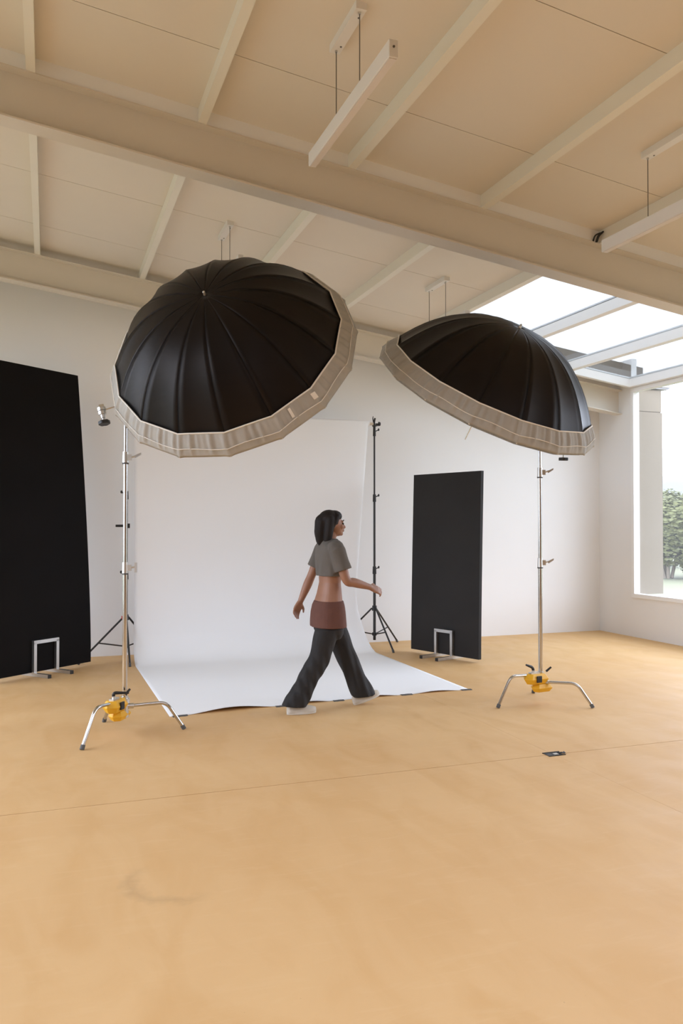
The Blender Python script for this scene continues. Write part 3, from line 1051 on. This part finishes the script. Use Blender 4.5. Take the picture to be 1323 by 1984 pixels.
chrome_stand('chrome stand with bent legs under the left umbrella', 0.529, 6.10,
             [(0.225, 5.739), (0.948, 6.064), (0.414, 6.489)], [0.25, 0.205, 0.165], [1.188, 1.985], 2.34, 'L',
             (0.372, 6.07, 2.315), (1.31, 5.99, 2.57), 2.4, 0.0055, math.radians(-18), 'chrome light stands')
chrome_stand('chrome stand with bent legs under the right umbrella', 3.91, 5.945,
             [(3.472, 5.894), (4.199, 5.634), (4.074, 6.31)], [0.25, 0.19, 0.165], [1.179, 1.94], 2.30, 'R',
             (4.135, 5.93, 2.14), (3.213, 5.767, 2.371), 2.3, 0.0055, math.radians(-20), 'chrome light stands')
L_ = [o for o in bpy.data.objects if o.name.startswith('chrome_stand')]
grip_head(L_[0], V((0.362, 6.065, 2.305)) - L_[0].location, (0, 0, 1), (0.16, -0.2, -0.9), M['black_plastic'], 0.030)
grip_head(L_[1], V((4.137, 5.93, 2.142)) - L_[1].location, (0, 0, 1), (0.0, 0.05, -1), M['black_plastic'], 0.030)


def yellow_clamp(label, loc, ax, lever_up):
    """two chunky yellow blocks clamped round the stand's leg, with black lever handles. ax = direction along the leg"""
    t = thing('clamp', label, 'clamp', loc, math.atan2(ax[1], ax[0]), 'yellow clamps on the chrome stands')

    def block(name, pts_top, pts_bot, z0, z1, rot=0):
        b = B()
        mid = (z0 + z1) / 2
        lo = [V((x, y, z0)) for x, y in pts_bot]; hi = [V((x, y, z1)) for x, y in pts_bot]
        me_ = [V((x, y, mid)) for x, y in pts_top]
        loft(b, [lo, me_, hi]); bevel(b, 0.0025, 1)
        return obj(name, b, M['yellow'], t)
    big = [(-0.10, -0.055), (0.075, -0.06), (0.115, 0.0), (0.075, 0.06), (-0.10, 0.055)]
    small = [(-0.075, -0.035), (0.055, -0.04), (0.085, 0.0), (0.055, 0.04), (-0.075, 0.035)]
    b0 = block('upper_block', big, small, 0.10, 0.185)
    b1 = block('lower_block', [(x * 0.85 - 0.06, y * 0.9) for x, y in big], [(x * 0.85 - 0.06, y * 0.9) for x, y in small], 0.030, 0.098)
    b = B(); box(b, -0.03, 0.02, -0.066, -0.052, 0.118, 0.172); bevel(b, 0.003, 1); obj('grip_pad', b, M['black_plastic'], b0)
    b = B(); box(b, -0.02, 0.03, 0.052, 0.066, 0.118, 0.172); bevel(b, 0.003, 1); obj('grip_pad', b, M['black_plastic'], b0)
    b = B(); box(b, -0.03, 0.055, -0.018, 0.018, 0.184, 0.197); cyl(b, (0.02, 0, 0.19), (0.02, 0, 0.212), 0.013, n=10)
    hd = obj('jaw', b, M['cast'], t)
    b = B(); tube(b, bend([(0.02, 0, 0.205), (0.025, 0, 0.236), (0.02 + lever_up[0], lever_up[1], 0.228 + lever_up[2])], 0.02), [0.012] * 8 + [0.008], 8)
    obj('lever', b, M['black_plastic'], hd)
    b = B(); tube(b, [(-0.09, 0.03, 0.20), (-0.13, 0.045, 0.235)], [0.010, 0.008], 8); obj('side_lever', b, M['black_plastic'], hd)
    return t


yellow_clamp('yellow clamp with black levers at the base of the left chrome stand', (0.458, 6.03, 0.075), (-0.5, -0.75), (-0.06, 0.085, 0.0))
yellow_clamp('yellow clamp with a raised black lever at the base of the right chrome stand', (3.845, 5.925, 0.07), (-0.95, -0.1), (0.075, 0.0, 0.035))

# ------------------------------------------------------------------ floor socket at the joint crossing
fb = thing('floor_socket', 'small open black floor socket where the floor joints cross', 'socket', (3.12, 4.593, 0))
b = B(); box(b, -0.06, 0.05, -0.035, 0.035, 0.0004, 0.003); obj('tray', b, M['black_plastic'], fb)
b = B()
for s in (-1, 1):
    box(b, -0.064, 0.064, s * 0.037 - 0.003, s * 0.037 + 0.003, 0.0004, 0.005)
obj('rim', b, M['black_metal'], fb)
b = B(); tube(b, [(0.03, 0.01, 0.004), (0.05, -0.02, 0.012), (0.075, -0.012, 0.006), (0.085, 0.015, 0.004)], 0.005, 6); obj('cable_end', b, M['black_plastic'], fb)
b = B(); box(b, -0.012, 0.02, -0.03, 0.002, 0.003, 0.007); obj('metal_tab', b, M['cast'], fb)

# cable ends left poking out above the main beam
cb = thing('cable_bundle', 'short dark cable ends poking out above the beam at upper right', 'cable', (4.12, 5.47, 3.80))
for k, (dx, dy) in enumerate(((0.0, 0.0), (0.022, -0.012), (0.04, 0.004))):
    b = B(); tube(b, bend([(dx, dy + 0.03, -0.03), (dx, dy, 0.02), (dx + 0.03, dy - 0.03, 0.03 + 0.012 * k)], 0.02), 0.0065, 7)
    obj('cable', b, M['black_plastic'], cb, 3.2)

# ------------------------------------------------------------------ the walking person


def remeshed(name, bm, mat_, parent, voxel, smooth_it, factor=0.5):
    """fuse overlapping volumes into one continuous skin"""
    me = bpy.data.meshes.new(name + '_src'); bmesh.ops.recalc_face_normals(bm, faces=bm.faces); bm.to_mesh(me); bm.free()
    o = bpy.data.objects.new(name + '_src', me); COL.objects.link(o)
    r = o.modifiers.new('fuse', 'REMESH'); r.mode = 'VOXEL'; r.voxel_size = voxel
    s = o.modifiers.new('soft', 'SMOOTH'); s.factor = factor; s.iterations = smooth_it
    dg = bpy.context.evaluated_depsgraph_get()
    nm = bpy.data.meshes.new_from_object(o.evaluated_get(dg))
    bpy.data.objects.remove(o, do_unlink=True)
    nm.materials.clear(); nm.materials.append(mat_)
    shade_smooth(nm)
    nm.name = name
    out = bpy.data.objects.new(name, nm); COL.objects.link(out); out.parent = parent
    return out


def limb(bm, pts, radii, n=14, sub=5, squash=1.0):
    """tapering limb through joints; radii per joint, smooth in between"""
    pts = [V(p) for p in pts]
    P2, R2 = [], []
    m = len(pts)
    for i in range(m - 1):
        p0 = pts[max(0, i - 1)]; p1 = pts[i]; p2 = pts[i + 1]; p3 = pts[min(m - 1, i + 2)]
        for k in range(sub):
            t = k / sub
            P2.append(0.5 * ((2 * p1) + (p2 - p0) * t + (2 * p0 - 5 * p1 + 4 * p2 - p3) * t * t + (3 * p1 - p0 - 3 * p2 + p3) * t ** 3))
            R2.append(radii[i] + (radii[i + 1] - radii[i]) * (t * t * (3 - 2 * t)))
    P2.append(pts[-1]); R2.append(radii[-1])
    tube(bm, P2, R2, n)
    ball(bm, pts[0], radii[0], seg=12); ball(bm, pts[-1], radii[-1], seg=12)


def torso_loft(bm, rows, n=28, power=0.85):
    """rows: (x, y, z, half depth along X, half width along Y)"""
    rings = [ring(V((x, y, z)), V((1, 0, 0)), V((0, 1, 0)), rx, ry, n, power=power) for (x, y, z, rx, ry) in rows]
    loft(bm, rings)


person = thing('person', 'person in a cropped taupe top and wide dark trousers walking across the backdrop', 'person', (2.165, 6.33, 0))
# she walks towards +X; her right side (-Y) faces the camera. local coordinates, metres
HIPZ = 0.80
RSH, LSH = V((0.0, -0.165, 1.315)), V((0.005, 0.165, 1.318))
REL, RWR = V((0.075, -0.205, 1.055)), V((0.285, -0.165, 0.995))       # right arm forward, elbow bent
LEL, LWR = V((-0.085, 0.215, 1.075)), V((-0.175, 0.225, 0.865))       # left arm swinging back
RHIP, RKN, RAN = V((-0.01, -0.085, 0.79)), V((-0.115, -0.085, 0.43)), V((-0.305, -0.085, 0.105))
LHIP, LKN, LAN = V((0.01, 0.085, 0.79)), V((0.165, 0.080, 0.43)), V((0.315, 0.075, 0.098))

bm = B()
torso_loft(bm, [(0.0, 0, 0.70, 0.075, 0.12), (-0.01, 0, 0.78, 0.105, 0.158), (-0.012, 0, 0.86, 0.108, 0.162), (-0.002, 0, 0.94, 0.092, 0.142),
                (0.004, 0, 1.03, 0.080, 0.122), (0.006, 0, 1.11, 0.086, 0.128), (0.012, 0, 1.19, 0.100, 0.140), (0.006, 0, 1.26, 0.095, 0.145),
                (-0.002, 0, 1.32, 0.070, 0.135), (0.0, 0, 1.355, 0.050, 0.075)])
limb(bm, [(-0.004, 0, 1.32), (0.004, 0, 1.375), (0.016, 0, 1.43)], [0.058, 0.048, 0.048], sub=3)
# head: cranium, face, jaw, nose, brow, lips, chin, ear
HC = V((0.022, 0, 1.505))
ball(bm, HC + V((-0.012, 0, 0.018)), 0.092, 0.074, 0.086, 20)
ball(bm, HC + V((0.028, 0, -0.022)), 0.066, 0.060, 0.082, 18)
ball(bm, HC + V((0.050, 0, -0.066)), 0.040, 0.042, 0.036, 14)
ball(bm, HC + V((0.077, 0, -0.082)), 0.019, 0.022, 0.017, 12)
ball(bm, HC + V((0.078, 0, 0.018)), 0.018, 0.046, 0.014, 12)
limb(bm, [HC + V((0.086, 0, 0.010)), HC + V((0.098, 0, -0.012)), HC + V((0.108, 0, -0.028))], [0.009, 0.010, 0.012], 10, 3)
for s in (-1, 1):
    ball(bm, HC + V((0.096, s * 0.010, -0.031)), 0.010, 0.009, 0.008, 8)
    ball(bm, HC + V((0.066, s * 0.036, -0.022)), 0.022, 0.022, 0.022, 10)
    ball(bm, HC + V((-0.008, s * 0.074, -0.008)), 0.020, 0.008, 0.029, 10)
ball(bm, HC + V((0.092, 0, -0.050)), 0.012, 0.022, 0.007, 10)
ball(bm, HC + V((0.089, 0, -0.061)), 0.012, 0.020, 0.007, 10)
# arms
for sh, el, wr in ((RSH, REL, RWR), (LSH, LEL, LWR)):
    limb(bm, [sh, sh.lerp(el, 0.5), el, el.lerp(wr, 0.35), wr], [0.050, 0.043, 0.036, 0.038, 0.025])
# legs (inside the trousers)
for hp, kn, an in ((RHIP, RKN, RAN), (LHIP, LKN, LAN)):
    limb(bm, [hp, hp.lerp(kn, 0.5), kn, kn.lerp(an, 0.4), an], [0.075, 0.060, 0.046, 0.046, 0.034])
# feet inside the shoes
limb(bm, [RAN, RAN + V((0.06, 0, -0.062))], [0.034, 0.028], sub=3)
limb(bm, [LAN, LAN + V((0.07, 0, -0.040))], [0.034, 0.028], sub=3)


def hand(bm, wr, fwd, palmn, thumb, curl):
    """palm and five unequal, bent fingers"""
    fwd = fwd.normalized(); palmn = (palmn - fwd * palmn.dot(fwd)).normalized(); side = fwd.cross(palmn).normalized()
    if side.dot(thumb) < 0:
        side = -side
    rr = []
    for (t, w, h) in ((0.0, 0.022, 0.020), (0.03, 0.033, 0.018), (0.06, 0.040, 0.016), (0.088, 0.040, 0.013)):
        rr.append(ring(wr + fwd * t, side, palmn, w, h, 14, power=0.8))
    loft(bm, rr)
    for i, (off, ln) in enumerate(((0.030, 0.072), (0.010, 0.080), (-0.010, 0.075), (-0.029, 0.060))):
        base = wr + fwd * 0.080 + side * off
        p = [base]
        ang = 0.0
        for seg, k in enumerate((0.45, 0.30, 0.25)):
            ang += curl * (0.8 + 0.15 * i) * (0.6 + 0.3 * seg)
            p.append(p[-1] + (fwd * math.cos(ang) + palmn * math.sin(ang)) * (ln * k))
        limb(bm, p, [0.0092, 0.0086, 0.0080, 0.0066], 8, 3)
    tb = wr + fwd * 0.028 + side * 0.024
    limb(bm, [tb, tb + (fwd * 0.6 + side * 0.75 + palmn * 0.2).normalized() * 0.034, tb + (fwd * 0.95 + side * 0.62 + palmn * 0.35).normalized() * 0.064],
         [0.0125, 0.0105, 0.008], 8, 3)


hand(bm, RWR, (RWR - REL) + V((0.02, 0.01, -0.02)), V((0.0, 0.75, -0.65)), V((0, 0.6, 0.8)), 0.34)
hand(bm, LWR, (LWR - LEL), V((0.35, -0.9, 0)), V((1, 0, 0)), 0.36)
body = remeshed('body', bm, M['skin'], person, 0.0048, 5)

# eyes, brows, lips
for s in (-1, 1):
    b = B(); ball(b, HC + V((0.082, s * 0.031, 0.000)), 0.0115, 0.0125, 0.0105, 12); obj('eye', b, M['eye'], body, 3.2)
    b = B(); tube(b, [HC + V((0.093, s * 0.014, 0.024)), HC + V((0.091, s * 0.031, 0.030)), HC + V((0.076, s * 0.049, 0.024))], [0.004, 0.0045, 0.002], 6)
    obj('eyebrow', b, M['hair'], body)
b = B(); ball(b, HC + V((0.099, 0, -0.0505)), 0.0065, 0.018, 0.0045, 10); ball(b, HC + V((0.097, 0, -0.0600)), 0.0065, 0.017, 0.005, 10)
obj('lips', b, M['lips'], body, 3.2)

# hair: cap plus shoulder-length fall at the back and sides
b = B()
ball(b, HC + V((-0.026, 0, 0.028)), 0.094, 0.086, 0.088, 20)
ball(b, HC + V((0.018, 0, 0.062)), 0.066, 0.070, 0.050, 16)
limb(b, [HC + V((-0.085, 0, 0.02)), HC + V((-0.098, 0, -0.06)), HC + V((-0.096, 0, -0.13)), HC + V((-0.090, 0, -0.175))], [0.060, 0.052, 0.042, 0.022])
for s in (-1, 1):
    limb(b, [HC + V((-0.035, s * 0.058, 0.03)), HC + V((-0.048, s * 0.070, -0.05)), HC + V((-0.058, s * 0.062, -0.13)), HC + V((-0.066, s * 0.05, -0.165))], [0.044, 0.036, 0.033, 0.016])
    limb(b, [HC + V((0.03, s * 0.056, 0.062)), HC + V((0.004, s * 0.076, 0.02)), HC + V((-0.022, s * 0.078, -0.04))], [0.022, 0.018, 0.012])
remeshed('hair', b, M['hair'], person, 0.006, 3)

# cropped boxy top with short wide sleeves
b = B()
torso_loft(b, [(0.010, 0, 1.084, 0.112, 0.160), (0.012, 0, 1.13, 0.114, 0.162), (0.014, 0, 1.19, 0.119, 0.168), (0.008, 0, 1.26, 0.114, 0.176),
               (0.0, 0, 1.315, 0.096, 0.180), (-0.002, 0, 1.350, 0.080, 0.140), (0.0, 0, 1.385, 0.062, 0.078)])
for sh, el in ((RSH, REL), (LSH, LEL)):
    dd = (el - sh).normalized(); sy = math.copysign(1, sh.y)
    p0 = sh + V((0, -0.05 * sy, 0.012)); p1 = sh + V((0, 0.004 * sy, 0.0)) + dd * 0.03; p2 = sh + dd * 0.12; p3 = sh + dd * 0.19
    ball(b, sh + V((0, -0.004 * sy, -0.004)), 0.068, 0.064, 0.066, 14)
    tube(b, [p0, p1, p2, p3], [0.066, 0.068, 0.066, 0.068], 18)
tee = remeshed('cropped_top', b, M['tee'], person, 0.007, 4)
for v in tee.data.vertices:
    q = max(0.0, min(1.0, (1.30 - v.co.z) / 0.2))
    v.co.x += 0.003 * q * math.sin(v.co.y * 70 + v.co.z * 25); v.co.y += 0.003 * q * math.sin(v.co.x * 80 + v.co.z * 18)

# rust-brown knit worn round the hips
b = B()
torso_loft(b, [(-0.010, 0, 0.672, 0.138, 0.200), (-0.012, 0, 0.72, 0.136, 0.196), (-0.012, 0, 0.79, 0.131, 0.188), (-0.010, 0, 0.845, 0.122, 0.177), (-0.006, 0, 0.885, 0.108, 0.158)])
remeshed('hip_wrap', b, M['rust'], person, 0.007, 3)

# wide low trousers: seat, then two legs that widen towards a flat hem
b = B()
torso_loft(b, [(0.004, 0, 0.575, 0.080, 0.125), (0.0, 0, 0.615, 0.104, 0.152), (-0.006, 0, 0.66, 0.116, 0.168), (-0.010, 0, 0.76, 0.113, 0.166), (-0.010, 0, 0.83, 0.108, 0.158)])


def trouser_leg(bm, pts, radii, n=20, sub=6):
    pts = [V(p) for p in pts]; m = len(pts); P2, R2 = [], []
    for i in range(m - 1):
        p0 = pts[max(0, i - 1)]; p1 = pts[i]; p2 = pts[i + 1]; p3 = pts[min(m - 1, i + 2)]
        for k in range(sub):
            t = k / sub
            P2.append(0.5 * ((2 * p1) + (p2 - p0) * t + (2 * p0 - 5 * p1 + 4 * p2 - p3) * t * t + (3 * p1 - p0 - 3 * p2 + p3) * t ** 3))
            R2.append(radii[i] + (radii[i + 1] - radii[i]) * (t * t * (3 - 2 * t)))
    P2.append(pts[-1]); R2.append(radii[-1])
    rings = []
    for i, p in enumerate(P2):
        d = (P2[min(i + 1, len(P2) - 1)] - P2[max(i - 1, 0)]).normalized()
        w = i / (len(P2) - 1)
        d = d.lerp(V((0, 0, -1)), w ** 3 * 0.8).normalized()   # hem stays nearly level
        v = V((0, 1, 0)); u = v.cross(d).normalized()
        rings.append(ring(p, u, v, R2[i], R2[i] * (0.95 - 0.12 * w), n))
    loft(bm, rings)


trouser_leg(b, [RHIP + V((0.0, 0, -0.03)), RHIP.lerp(RKN, 0.5), RKN, RKN.lerp(RAN, 0.5), RAN + V((-0.02, 0, -0.040))], [0.103, 0.096, 0.086, 0.084, 0.100])
trouser_leg(b, [LHIP + V((0.0, 0, -0.03)), LHIP.lerp(LKN, 0.5), LKN, LKN.lerp(LAN, 0.5), LAN + V((0.016, 0, -0.026))], [0.103, 0.096, 0.086, 0.084, 0.102])
tr = remeshed('trousers', b, M['trousers'], person, 0.007, 3)
for v in tr.data.vertices:                           # waist tucks under the knit; soft long folds
    q = max(0.0, min(1.0, (v.co.z - 0.655) / 0.03))
    v.co.x *= 1 - 0.12 * q; v.co.y *= 1 - 0.10 * q
    q = max(0.0, min(1.0, (0.62 - v.co.z) / 0.25))
    v.co.x += 0.0035 * q * math.sin(v.co.z * 26 + v.co.y * 75)
    v.co.y += 0.0045 * q * math.sin(v.co.z * 21 + v.co.x * 85)


def shoe(an, pitch, drop):
    """low canvas shoe: upper and sole"""
    b = B()
    secs = [(-0.075, 0.020, 0.052), (-0.06, 0.033, 0.072), (-0.02, 0.036, 0.080), (0.03, 0.038, 0.066), (0.08, 0.043, 0.050), (0.125, 0.042, 0.042), (0.158, 0.026, 0.030)]
    rr = []
    for (x, w, h) in secs:
        rr.append([V((x, w * math.cos(2 * PI * i / 16), max(0.018, 0.018 + h * max(0, math.sin(2 * PI * i / 16))))) for i in range(16)])
    loft(b, rr)
    m = Matrix.Translation(an + V((0, 0, drop))) @ Matrix.Rotation(pitch, 4, 'Y')
    bmesh.ops.transform(b, matrix=m, verts=b.verts)
    bmesh.ops.remove_doubles(b, verts=b.verts, dist=0.0005)
    o = obj('shoe', b, M['shoe'], person, 1.2)
    b = B()
    lo = []
    for k in range(24):
        a_ = 2 * PI * k / 24
        x = 0.042 + 0.122 * math.cos(a_); w = 0.040 + 0.006 * math.cos(a_)
        lo.append(V((x, w * math.sin(a_), 0.0)))
    loft(b, [lo, [p + V((0, 0, 0.022)) for p in lo]]); bevel(b, 0.003, 1)
    bmesh.ops.transform(b, matrix=m, verts=b.verts)
    obj('sole', b, M['sole'], o, 0.6)


shoe(RAN, 0.0, -0.104)
shoe(LAN, math.radians(-17), -0.098 + 0.018)

bpy.context.view_layer.update()
